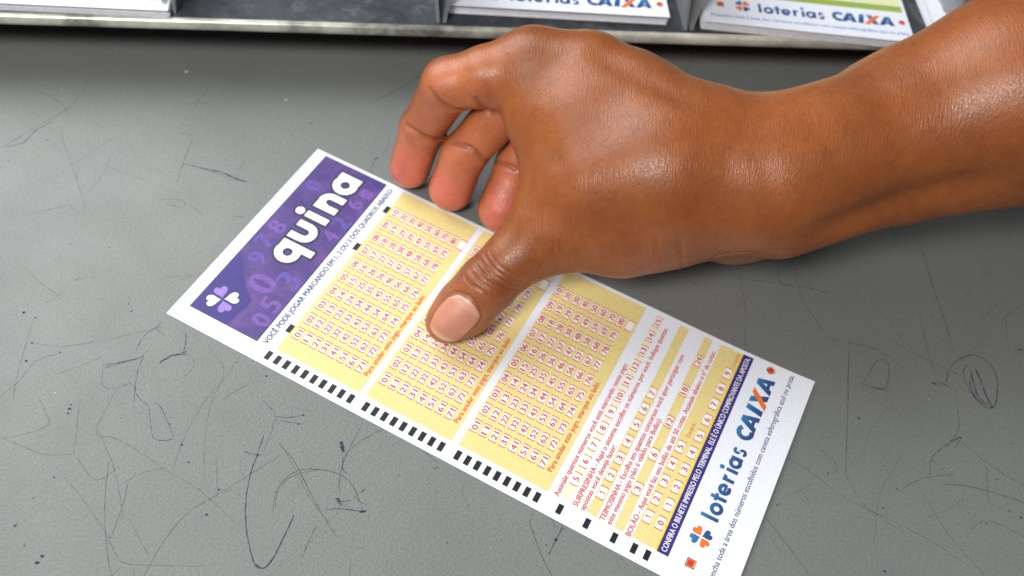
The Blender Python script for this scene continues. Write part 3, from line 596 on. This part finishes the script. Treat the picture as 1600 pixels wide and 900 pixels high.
# upper text line and timing marks
b = MB(); text(b, 'VOCÊ PODE JOGAR MARCANDO EM 1, 2 OU 3 DOS QUADROS ABAIXO:', 6.6, 80.2, 32.7, 1.8, M_textb, Z[3], 0.02)
b.build('instruction_line', slip)
MK = []
for y in [35.25 + 3.25 * k for k in range(10)] + [69.8 + 3.22 * k for k in range(9)] + [101.1 + 3.24 * k for k in range(9)] + [134.3, 142.9, 151.4, 157.6, 161.6]:
    MK.append((1.95, 5.05, y - .82, y + .82))
for x in (14.8, 52.7, 71.5): MK.append((x - 1.55, x + 1.55, 34.4, 36.1))
for q in MK: b = MB(); rect(b, *q, M_black, Z[1]); b.build('timing_mark', slip)
def cell(b, cx, cy, t, w=4.2, h=2.2, tw=None, th=1.85):
    rect(b, cx - w / 2 + .2, cx + w / 2 - .2, cy - h / 2, cy + h / 2, M_cell, Z[2])
    for s in (-1, 1):                               # square brackets
        xx = cx + s * (w / 2 + .05)
        rect(b, xx - .13, xx + .13, cy - h / 2, cy + h / 2, M_redn, Z[3])
        for yy in (cy - h / 2, cy + h / 2): rect(b, min(xx, xx - s * .5), max(xx, xx - s * .5), yy - .08, yy + .08, M_redn, Z[3] + .006)
    if t:
        tw = tw or (2.65 if len(t) == 2 else 1.2)
        if t == '1':                                # a plain stem with its flag
            stroke(b, [(cx + .12, cy - th / 2), (cx + .12, cy + th / 2)], .32, M_redn, Z[4]); stroke(b, [(cx + .2, cy - th / 2 + .1), (cx - .42, cy - th / 2 + .5)], .26, M_redn, Z[4] + .006)
            return
        text(b, t, cx - tw / 2, cx + tw / 2, cy + th / 2, th, M_redn, Z[4], 0.035 if t != '1' else 0.0, ref='0')
for q, y0 in enumerate((38.5, 69.8, 101.05)):
    top = (35.95, 67.75, 99.6)[q]; bot = (65.6, 97.2, 129.0)[q]
    b = MB(); rect(b, 6.6, 81.2, top, bot, M_yellow, Z[1])
    for r in range(8):
        for c in range(10):
            cell(b, 14.6 + 6.355 * c, y0 + 3.25 * r, '%02d' % (r * 10 + c + 1))
    cell(b, 71.7, y0 + 3.25 * 8, None)
    text(b, 'Para anular este jogo, marque ao lado:', 12.6, 47.2, y0 + 3.25 * 8 + .35, 1.65, M_redt, Z[3], 0.024)
    b.build('number_panel', slip)
b = MB()
rect(b, 7.0, 80.2, 133.0, 135.8, M_pale, Z[1]); rect(b, 6.6, 80.9, 141.4, 144.5, M_yellow, Z[1])
rect(b, 6.4, 80.9, 150.0, 152.9, M_yellow, Z[1]); rect(b, 6.2, 80.9, 155.8, 163.2, M_yellow, Z[1]); rect(b, 6.1, 80.9, 162.95, 163.5, M_gold, Z[1] + .015)
for k in range(11): cell(b, 14.3 + 6.36 * k, 134.45, str(5 + k), 4.1, tw=(1.15 if k < 5 else 2.3))
for k in range(7): cell(b, 14.2 + 6.36 * k, 142.9, str(k + 1), 4.1)
for k, t in enumerate(('3', '6', '12', '18', '24')): cell(b, 20.6 + 12.6 * k, 151.45, t, 4.1)
for k in range(5): cell(b, 14.2 + 6.36 * k, 157.5, str(k + 1), 4.1)
for k in range(10): cell(b, 14.2 + 6.36 * k, 161.35, str(k), 4.1)
for t, x0, x1, y, h in (('Assinale quantos números você está marcando neste jogo:', 6.7, 57.9, 132.3, 1.55),
        ('SURPRESINHA - Aqui o sistema escolhe os números por você. Indique quantas', 6.7, 77.0, 138.4, 1.6),
        ('apostas você deseja fazer:', 6.6, 29.9, 140.6, 1.55),
        ('TEIMOSINHA - Escolha em quantos concursos você quer participar com', 6.6, 70.4, 146.9, 1.6),
        ('este mesmo jogo (não é válido para Bolão):', 6.5, 45.3, 149.1, 1.55),
        ('BOLÃO - Aqui você faz seu bolão de até 50 cotas. Assinale abaixo o nº de cotas:', 6.1, 77.0, 155.3, 1.6)):
    text(b, t, x0, x1, y, h, M_redt, Z[3], 0.024)
text(b, 'Dezena', 43.7, 49.2, 158.9, 1.3, M_redt, Z[3], 0.005); text(b, 'Unidade', 74.6, 80.2, 162.6, 1.2, M_redt, Z[3], 0.0)
b.build('game_options_panel', slip)
b = MB(); rect(b, 6.0, 81.1, 163.5, 167.0, M_navy, Z[1])
text(b, 'CONFIRA O BILHETE IMPRESSO PELO TERMINAL. ELE É O ÚNICO COMPROVANTE DA APOSTA.', 6.9, 80.3, 166.1, 1.65, M_white, Z[3], 0.012)
b.build('warning_bar', slip)
def footer(parent, dy=0.0, m=None, mt=None, z=1, line=True):
    b = MB(); wordmark(b, m or M_logo, Z[z], dy); logo = b.build('lottery_logo', parent)
    clover('clover_emblem', logo, 16.1, 173.1 + dy, 3.0, 2.9, m or M_logo, M_orange, None, .2, z)
    b = MB(); corner_dot(b, 7.4, 173.3 + dy, Z[z], True); b.build('corner_mark', parent); b = MB(); corner_dot(b, 79.6, 173.3 + dy, Z[z]); b.build('corner_mark', parent)
    if not line: return
    b = MB(); text(b, FOOT, 3.2, 81.2, 180.6 + dy, 1.7, mt or M_textb, Z[z], 0.010); b.build('footer_text', parent)
footer(slip)
BEND[0] = False

# ---------------------------------------------------------------- display rack behind
M_acr = mat('smoked_acrylic', (0.06, 0.072, 0.09), 0.32, 0.5)
v = coords(M_acr); 
lk(M_acr, ramp(M_acr, noise(M_acr, v, 130, 6, 0.8), [(0.35, (0.022, 0.025, 0.030)), (0.55, (0.040, 0.045, 0.053)), (0.70, (0.12, 0.125, 0.13))]), bsdf(M_acr).inputs['Base Color'])
lk(M_acr, ramp(M_acr, noise(M_acr, v, 90, 4), [(0.3, (0.25,) * 3), (0.7, (0.6,) * 3)]), bsdf(M_acr).inputs['Roughness'])
M_lip = mat('brushed_metal_edge', (0.5, 0.5, 0.45), 0.30, 0.6, 0.35)
v = coords(M_lip, (1, 1, 1))
lk(M_lip, ramp(M_lip, noise(M_lip, v, 22, 5, 0.7), [(0.38, (0.16, 0.16, 0.14)), (0.50, (0.48, 0.48, 0.41)), (0.66, (0.80, 0.79, 0.68))]), bsdf(M_lip).inputs['Base Color'])
M_div = mat('clear_grey_divider', (0.30, 0.32, 0.33), 0.18, 0.5)
bsdf(M_div).inputs['Alpha'].default_value = 0.62
M_foot = mat('black_rubber', (0.02, 0.02, 0.02), 0.7)
rack = bpy.data.objects.new('display_rack', None); scene.collection.objects.link(rack)
RA = math.atan(0.0813); rack.location = (0, 0.1221, 0.0063); rack.rotation_euler = (0, 0, RA)
rack.empty_display_size = 0.02
tag(rack, 'grey display rack with pale metal front edge and dividers behind the hand', 'display rack')
b = MB(); b.box(-340, 380, 2.2, 215, 14.3, 17.8, M_acr); b.build('base_shelf', rack)
b = MB()                                             # rounded front lip
prof = [(2.2, 13.8), (0.8, 13.8), (0.1, 14.4), (-0.2, 15.4), (-0.2, 16.8), (0.2, 17.7), (0.9, 18.2), (1.9, 18.3), (2.2, 18.0)]
xs = [-340 + 10 * k for k in range(73)]
for i, x in enumerate(xs): b.v += [(x, p[0], p[1]) for p in prof]
n = len(prof); mi = b.mi(M_lip)
for i in range(len(xs) - 1):
    for k in range(n): 
        a, c = i * n + k, i * n + (k + 1) % n; b.f.append((a, c, c + n, a + n)); b.m.append(mi)
b.f.append(tuple(range(n))[::-1]); b.m.append(mi); b.f.append(tuple(range((len(xs) - 1) * n, len(xs) * n))); b.m.append(mi)
b.build('front_edge', rack, True)
b = MB(); b.box(-340, 380, 215.5, 218.5, -6.3, 60, M_acr); b.build('back_panel', rack)
for x in (-338, 372):
    b = MB(); b.box(x, x + 6, 60, 214, -6.3, 14.1, M_foot); b.build('foot', rack)
for x0 in (-118.5,-23.0,70.5,178.5):
    b = MB()
    for s in (-1, 1):                                # two thin walls leaning apart
        x = x0 + s * 1.2; t = s * 3.5
        vs = [(x - .6, 4, 17.9), (x + .6, 4, 17.9), (x + .6, 214, 17.9), (x - .6, 214, 17.9), (x - .6 + t, 9, 52), (x + .6 + t, 9, 52), (x + .6 + t, 214, 52), (x - .6 + t, 214, 52)]
        b.add(vs, [(0, 3, 2, 1), (4, 5, 6, 7), (0, 1, 5, 4), (2, 3, 7, 6), (1, 2, 6, 5), (0, 4, 7, 3)], M_div)
    b.build('divider', rack)
M_green = ink('green_bar_print', (0.30, 0.42, 0.06)); M_crim = ink('crimson_bar_print', (0.45, 0.02, 0.07)); M_rust = ink('rust_bar_print', (0.42, 0.10, 0.06))
M_blue2 = ink('bright_blue_print', (0.06, 0.25, 0.52)); M_lemon = ink('lemon_panel_print', (0.75, 0.75, 0.42)); M_pink = ink('pink_panel_print', (0.80, 0.55, 0.60))
M_edge = mat('stacked_paper_edges', (0.72, 0.73, 0.78), 0.7, 0.2)
v = coords(M_edge, (1, 1, 9)); lk(M_edge, ramp(M_edge, noise(M_edge, v, 700, 2), [(0.3, (0.60, 0.61, 0.66)), (0.7, (0.82, 0.83, 0.88))]), bsdf(M_edge).inputs['Base Color'])
PILES = [  # front-left corner (mm, world), angle, bar, panel, label of slip, label of pile, logo mats
    (-200.5, 108.5, 3.41, M_blue2, M_pale, 'blue printed slip on the leftmost pile in the rack', 'leftmost pile of white slips in the rack at the frame corner', M_blue2, 1.5),
    (-20.5, 128.9, 2.76, M_rust, M_pale, 'rust barred slip topping the pile just above the knuckles', 'pile of slips with rust coloured bar above the knuckles', None, 6.5),
    (74.9, 132.4, -1.25, M_green, M_lemon, 'green barred slip topping the pile left of the forearm', 'pile of slips with green bar nearest the forearm', None, 2.6),
    (168.4, 141.9, 1.39, M_crim, M_pink, 'crimson barred slip on the rightmost pile behind the forearm', 'rightmost pile of slips half hidden behind the forearm', None, 3.5)]
ZP = 24.3
for k, (px, py, ang, bar, pan, lab, plab, lm, dy) in enumerate(PILES):
    b = MB(); rr = random.Random(40 + k); nsh = 10; z = 0.0; th = (3.6 if k == 0 else 4.1) / nsh; ox = 0; oy = 0
    for i in range(nsh):
        ox = rr.uniform(-.5, .5); oy = max(.8, min(2.6, oy + rr.uniform(-.6, .6)))
        b.box(ox, 82.3 + ox, oy, 186.0, z, z + th * .93, M_edge); z += th
    pile = b.build('slip_pile', None, False, (px, py, ZP), R(ang)); tag(pile, plab, 'slip pile', 'piles of betting slips in the rack')
    # the top slip: front edge towards the camera, origin at its far-left corner
    a = R(ang); c0 = Vector((px, py, 0)) + Vector((-math.sin(a), math.cos(a), 0)) * 187.0
    s = paper('betting_slip', loc=(c0.x, c0.y, ZP + z + .05), rz=a); tag(s, lab, 'betting slip', 'slips topping the piles in the rack')
    b = MB(); rect(b, 6, 81.1, 163.5 + dy, 167.0 + dy, bar, Z[1]); b.build('warning_bar', s)
    b = MB(); rect(b, 6.4, 81.2, 36, 162.9 + dy, pan, Z[1]); b.build('number_panel', s)
    b = MB(); rect(b, 6, 81, 4.5, 29, bar, Z[1]); b.build('header_banner', s)
    footer(s, dy, lm or logo_ink(170.6 + dy, 176 + dy), M_blue2, 1, k != 1)

# ---------------------------------------------------------------- the hand and forearm: one continuous surface from a blended distance field
NP = {k: (np.array(v[:3], np.float32), v[3]) for k, v in NODES.items()}
def smin(a, b, k):
    h = np.maximum(k - np.abs(a - b), 0) / k
    return np.minimum(a, b) - h * h * k * 0.25
def cone(p, a, b, ra, rb):
    ba = b - a; l2 = float(ba @ ba); rr = ra - rb; a2 = l2 - rr * rr; il2 = 1 / l2
    pa = p - a; y = pa @ ba; z = y - l2
    x = pa * l2 - y[..., None] * ba; x2 = (x * x).sum(-1); y2 = y * y * l2; z2 = z * z * l2
    k = np.sign(rr) * rr * rr * x2
    r = (np.sqrt(np.maximum(x2 * a2 * il2, 0)) + y * rr) * il2 - ra
    r = np.where(np.sign(y) * a2 * y2 < k, np.sqrt(x2 + y2) * il2 - ra, r)
    return np.where(np.sign(z) * a2 * z2 > k, np.sqrt(x2 + z2) * il2 - rb, r)
def hand_sdf(p):
    D = {}
    for g, (k, segs) in CHAINS.items():
        d = None
        for a, b in segs:
            x = cone(p, NP[a][0], NP[b][0], NP[a][1], NP[b][1]); d = x if d is None else smin(d, x, k)
        D[g] = d
    out = smin(smin(smin(D['body'], D['arm'], 14), D['thumb'], 7), D['flexor'], 7)
    F = D['index']
    for g in ('middle', 'ring', 'pinky'): F = smin(F, D[g], .6)
    out = smin(out, F, 4)
    return -smin(-out, p[..., 2] - 0.45, 1.2) * 1.0          # skin flattens where it presses on the slip and counter
def grad(p, e=0.25):
    g = np.stack([hand_sdf(p + e * np.eye(3, dtype=np.float32)[i]) - hand_sdf(p - e * np.eye(3, dtype=np.float32)[i]) for i in range(3)], -1)
    return g / (np.linalg.norm(g, axis=-1, keepdims=True) + 1e-9)
def mesh_hand():
    lo = np.array((-44., -8., -1.)); step = 0.6; cs = 6; hi = np.array((262., 122., 146.))
    n = (np.ceil((hi - lo) / (step * cs)).astype(int) + 1)
    ax = [lo[i] + np.arange(n[i]) * step * cs for i in range(3)]
    Cc = np.stack(np.meshgrid(*ax, indexing='ij'), -1).astype(np.float32)
    Dc = hand_sdf(Cc.reshape(-1, 3)).reshape(n).astype(np.float32)
    D = Dc
    for axis in range(3):                            # linear upsample
        m = D.shape[axis]; t = np.arange((m - 1) * cs + 1) / cs; i0 = np.minimum(t.astype(int), m - 2); w = (t - i0).astype(np.float32)
        sh = [1, 1, 1]; sh[axis] = -1
        D = np.take(D, i0, axis) * (1 - w.reshape(sh)) + np.take(D, i0 + 1, axis) * w.reshape(sh)
    idx = np.argwhere(np.abs(D) < 2.6)
    P = (lo + idx * step).astype(np.float32); val = np.concatenate([hand_sdf(q) for q in np.array_split(P, 12)])
    D[idx[:, 0], idx[:, 1], idx[:, 2]] = val
    S = D < 0
    s8 = [S[a:S.shape[0] - 1 + a, b:S.shape[1] - 1 + b, c:S.shape[2] - 1 + c] for a in (0, 1) for b in (0, 1) for c in (0, 1)]
    tot = sum(x.astype(np.int8) for x in s8); act = (tot > 0) & (tot < 8)
    cells = np.argwhere(act); ids = -np.ones(act.shape, np.int32); ids[act] = np.arange(len(cells))
    acc = np.zeros((len(cells), 3)); cnt = np.zeros(len(cells))
    corners = [(a, b, c) for a in (0, 1) for b in (0, 1) for c in (0, 1)]
    cv = {c: D[cells[:, 0] + c[0], cells[:, 1] + c[1], cells[:, 2] + c[2]] for c in corners}
    for c in corners:
        for axis in range(3):
            if c[axis]: continue
            c2 = list(c); c2[axis] = 1; a, b = cv[c], cv[tuple(c2)]
            cr = (a < 0) != (b < 0); t = np.where(cr, a / np.where(a == b, 1, a - b), 0)
            pt = np.repeat(np.array(c, float)[None], len(cells), 0); pt[:, axis] += t
            acc += pt * cr[:, None]; cnt += cr
    V = lo + (cells + acc / cnt[:, None]) * step
    F = []
    for axis in range(3):
        o1, o2 = [i for i in range(3) if i != axis]
        sl0 = [slice(None)] * 3; sl1 = [slice(None)] * 3; sl0[axis] = slice(0, -1); sl1[axis] = slice(1, None)
        ch = S[tuple(sl0)] != S[tuple(sl1)]; E = np.argwhere(ch)
        ok = (E[:, o1] > 0) & (E[:, o2] > 0) & (E[:, o1] < act.shape[o1]) & (E[:, o2] < act.shape[o2]); E = E[ok]
        e1 = np.zeros(3, int); e1[o1] = 1; e2 = np.zeros(3, int); e2[o2] = 1
        q = [E - e1 - e2, E - e2, E, E - e1]; f = np.stack([ids[k[:, 0], k[:, 1], k[:, 2]] for k in q], 1)
        inside = S[E[:, 0], E[:, 1], E[:, 2]]
        flip = inside if axis != 1 else ~inside
        f = np.where(flip[:, None], f, f[:, ::-1]); F.append(f)
    F = np.concatenate(F); V = V.astype(np.float32)
    for _ in range(2): V = V - grad(V) * hand_sdf(V)[:, None]
    return V, F
HV, HF = mesh_hand()
HN = grad(HV)
def seg_dist(p, a, b):
    ab = b - a; t = np.clip(((p - a) @ ab) / (ab @ ab + 1e-9), 0, 1); return np.linalg.norm(p - a - t[:, None] * ab, axis=1), t
disp = np.zeros(len(HV), np.float32); dark = np.zeros(len(HV), np.float32)
for dp, w, pts in CREASES:
    P = [np.array(q, np.float32) for q in smooth_line(pts, 4)]
    c = np.mean(P, 0); rad = max(np.linalg.norm(q - c) for q in P) + 5 * w
    near = np.where(np.linalg.norm(HV - c, axis=1) < rad)[0]
    if not len(near): continue
    dm = np.full(len(near), 99.)
    fade = np.zeros(len(near))
    for i in range(len(P) - 1):
        d, t = seg_dist(HV[near], P[i], P[i + 1]); u = (i + t) / (len(P) - 1); cl = d < dm
        ff = np.clip(np.minimum(u, 1 - u)[cl] * (6 if w < 2 else 3), 0.15 if w < 2 else 0, 1); fade[cl] = ff * ff * (3 - 2 * ff); dm = np.minimum(dm, d)
    g = np.exp(-(dm / (w * .62)) ** 2) * fade; s2 = np.exp(-((dm - w * 1.5) / (w * .8)) ** 2) * fade
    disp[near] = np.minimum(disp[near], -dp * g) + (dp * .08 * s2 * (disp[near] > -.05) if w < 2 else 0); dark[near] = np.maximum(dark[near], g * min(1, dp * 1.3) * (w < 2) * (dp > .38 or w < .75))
HV2 = HV + HN * disp[:, None]
# skin colour: pinker, darker or paler areas, and painted shade on the hand's top
def blob(c, r): return np.clip(1 - np.linalg.norm(HV - np.array(c, np.float32), axis=1) / r, 0, 1)
def sst(x): return x * x * (3 - 2 * x)
def seg_f(a, b, r):
    d, t = seg_dist(HV, NP[a][0], NP[b][0]); return np.clip(1 - (d - r * .5) / (r * .9), 0, 1), t
base_c = np.array(lin(*(144, 80, 36))); pink = np.array(lin(*(198, 108, 90))); tan = np.array(lin(*(186, 110, 72))); knu_shade = np.array(lin(*(98, 50, 30))); pale = np.array(lin(*(214, 160, 126)))
col = np.repeat(base_c[None], len(HV), 0)
def mixin(c, w): 
    global col
    col = col * (1 - w[:, None]) + c[None] * w[:, None]
palmar = np.clip(HN @ np.array((.30, -.88, .15), np.float32) * 1.4 + .35, 0, 1)
for a, b, c in (('i0', 'i1', 'i2'), ('m0', 'm1', 'm2'), ('r0', 'r1', 'r2'), ('p0', 'p1', 'p2')):
    w, t = seg_f(b, c, 13); mixin(tan, sst(w) * palmar * .8)
    w, t = seg_f(a, b, 13); mixin(tan, sst(w) * palmar); mixin(pink, sst(w) * palmar * np.clip(1.15 - t, 0, 1))
w, t = seg_f('i2', 'i2b', 14); mixin(tan, sst(w) * .45 * palmar)
mixin(pale, sst(blob(NODES['h1'][:3], 30)) * 1.0 * np.clip((29 - HV[:, 2]) / 6, 0, 1))
w, t = seg_f('t0', 't1', 12); mixin(np.array(lin(*(176, 108, 72))), sst(w) * .75)
mixin(knu_shade, sst(blob(NODES['t2'][:3], 15)) * .35); mixin(knu_shade, sst(blob((NODES['i3'][0], NODES['i3'][1] + 6, NODES['i3'][2] + 6), 20)) * .30); mixin(knu_shade, sst(blob((24, 84, 58), 20)) * .45); mixin(knu_shade, sst(blob((42, 62, 66), 30)) * .5)  # knuckle colour, deepened and spread to paint shade over the hand's top
mixin(knu_shade * .8, np.clip(dark, 0, 1) * .40)  # tints the skin darker along the narrow creases
me = bpy.data.meshes.new('person')
me.vertices.add(len(HV2)); me.vertices.foreach_set('co', (HV2 * .001).astype(np.float32).ravel())
me.loops.add(HF.size); me.loops.foreach_set('vertex_index', HF.ravel().astype(np.int32))
me.polygons.add(len(HF)); me.polygons.foreach_set('loop_start', np.arange(len(HF), dtype=np.int32) * 4)
me.update(calc_edges=True); me.validate(); me.polygons.foreach_set('use_smooth', [True] * len(me.polygons))
at = me.color_attributes.new('pigment_shade', 'FLOAT_COLOR', 'POINT')
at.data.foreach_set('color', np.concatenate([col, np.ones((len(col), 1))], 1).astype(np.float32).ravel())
M_skin = mat('brown_skin', (0.3, 0.1, 0.05), 0.42, 0.5)
pr = bsdf(M_skin); va = M_skin.node_tree.nodes.new('ShaderNodeVertexColor'); va.layer_name = 'pigment_shade'
v = coords(M_skin)
mott = ramp(M_skin, noise(M_skin, v, 260, 4, .65), [(0.25, (.86, .84, .82)), (0.5, (1, 1, 1)), (0.75, (1.12, 1.12, 1.10))])
big = ramp(M_skin, noise(M_skin, v, 45, 3, .5), [(0.3, (.82, .78, .76)), (0.7, (1.12, 1.10, 1.08))])
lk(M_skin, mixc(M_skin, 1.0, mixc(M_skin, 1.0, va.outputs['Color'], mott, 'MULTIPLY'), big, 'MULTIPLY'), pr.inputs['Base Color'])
lines = noise(M_skin, coords(M_skin, (1.0, .14, .2), (0, 0, R(-12))), 2300, 2, .6)
vs = M_skin.node_tree.nodes.new('ShaderNodeTexVoronoi'); vs.inputs['Scale'].default_value = 1500; lk(M_skin, v, vs.inputs['Vector'])
pore = noise(M_skin, v, 1900, 3, .6)
n1 = bump(M_skin, lines, .62, .00025); n2 = bump(M_skin, vs.outputs['Distance'], .18, .00016, n1); n3 = bump(M_skin, pore, .22, .00016, n2)
lk(M_skin, n3, pr.inputs['Normal'])
lk(M_skin, ramp(M_skin, noise(M_skin, v, 1300, 3, .7), [(0.35, (0.3,) * 3), (0.65, (0.52,) * 3)]), pr.inputs['Roughness'])
pr.inputs['Coat Weight'].default_value = .03; pr.inputs['Coat Roughness'].default_value = .32
pr.inputs['Subsurface Weight'].default_value = 0.14; pr.inputs['Subsurface Radius'].default_value = (1.0, .35, .18); pr.inputs['Subsurface Scale'].default_value = 0.0022
me.materials.append(M_skin)
hand = bpy.data.objects.new('person', me); scene.collection.objects.link(hand)
tag(hand, 'bare brown forearm and hand pressing a thumb on the slip', 'person')

# fine body hair on the forearm and wrist
M_hair = mat('fine_hair', (0.16, 0.085, 0.045), 0.4, 0.5)
hr = np.random.default_rng(11); cand = np.where((HV[:, 0] > 45) & (HV[:, 0] < 200) & (HV[:, 2] > 50))[0]
b = MB(); axis = np.array((-.55, -.55, .1))
for q in hr.choice(cand, 1500, replace=False):
    p = HV[q].astype(float); n = HN[q].astype(float); a = axis + hr.normal(0, .35, 3); a -= n * (a @ n); a /= np.linalg.norm(a); s = np.cross(n, a); L = hr.uniform(2.2, 4.5) * (.6 if p[0] < 80 else 1); w = .022
    c = [p - n * .1, p + a * L * .35 + n * L * .17, p + a * L * .7 + n * L * .24, p + a * L + n * L * .22]
    for k in range(3):
        w0, w1 = w * (1 - k / 3.2), w * (1 - (k + 1) / 3.2)
        b.add([c[k] - s * w0, c[k] + s * w0, c[k + 1] + s * w1, c[k + 1] - s * w1], [(0, 1, 2, 3)], M_hair)
tag(b.build('arm_hair', hand), 'sparse fine hair lying on the forearm', kind='stuff')

# thumbnail: thin curved plate grown on the thumb's surface
M_nail = mat('fingernail', lin(206, 150, 128), 0.36, 0.5)
pr = bsdf(M_nail); pr.inputs['Subsurface Weight'].default_value = .15; pr.inputs['Subsurface Scale'].default_value = .0015; pr.inputs['Coat Weight'].default_value = .1
v = coords(M_nail)
lk(M_nail, bump(M_nail, noise(M_nail, v, 500, 3), .12, .0003), pr.inputs['Normal'])
nc = M_nail.node_tree.nodes.new('ShaderNodeVertexColor'); nc.layer_name = 'nail_colour'; lk(M_nail, nc.outputs['Color'], pr.inputs['Base Color'])
O = np.array(smooth_line(NAIL + [NAIL[0]], 6)[:-1], np.float32); O = O
ctr = O.mean(0); NR = 12; pts = [ctr]; fr = [0.]
for r in range(1, NR + 1):
    s = r / NR
    for q in O: pts.append(ctr + (q - ctr) * s); fr.append(s)
pts = np.array(pts, np.float32); fr = np.array(fr)
for _ in range(6): pts = pts - grad(pts) * hand_sdf(pts)[:, None]
gn = grad(pts)
hgt = np.where(fr < .97, .22 + .16 * (1 - fr ** 2), -.35); npt = pts + gn * hgt[:, None]
K = len(O); fs = [(0, 1 + k, 1 + (k + 1) % K) for k in range(K)]
for r in range(1, NR):
    for k in range(K): a = 1 + (r - 1) * K; c = 1 + r * K; fs.append((a + k, c + k, c + (k + 1) % K, a + (k + 1) % K))
mn = bpy.data.meshes.new('thumbnail'); mn.from_pydata([tuple(q * .001) for q in npt.astype(float)], [], fs); mn.update()
nv = np.array([p.normal[:] for p in mn.polygons]).mean(0)
if nv @ gn[0] < 0: mn.flip_normals()
mn.polygons.foreach_set('use_smooth', [True] * len(fs))
tipdir = np.array((-17.35, -2.78, 8.53), np.float32) - ctr; tipdir /= np.linalg.norm(tipdir); u = (pts - ctr) @ tipdir; u = u / u.max()
nb = np.array(lin(*(194, 132, 108))); nf = np.array(lin(*(212, 172, 140))); nl = np.array(lin(*(215, 170, 150)))
wf = sst(np.clip((u - .60) / .28, 0, 1)); wl = sst(np.clip((-u - .68) / .2, 0, 1)) * .5
cc = nb[None] * (1 - wf[:, None] - wl[:, None] * (1 - wf[:, None])) + nf * wf[:, None] + nl * wl[:, None] * (1 - wf[:, None])
a2 = mn.color_attributes.new('nail_colour', 'FLOAT_COLOR', 'POINT'); a2.data.foreach_set('color', np.concatenate([cc, np.ones((len(cc), 1))], 1).astype(np.float32).ravel())
mn.materials.append(M_nail)
nail = bpy.data.objects.new('thumbnail', mn); scene.collection.objects.link(nail); nail.parent = hand
tag(nail, 'short pink thumbnail with a pale free edge')
print('hand verts', len(HV2))
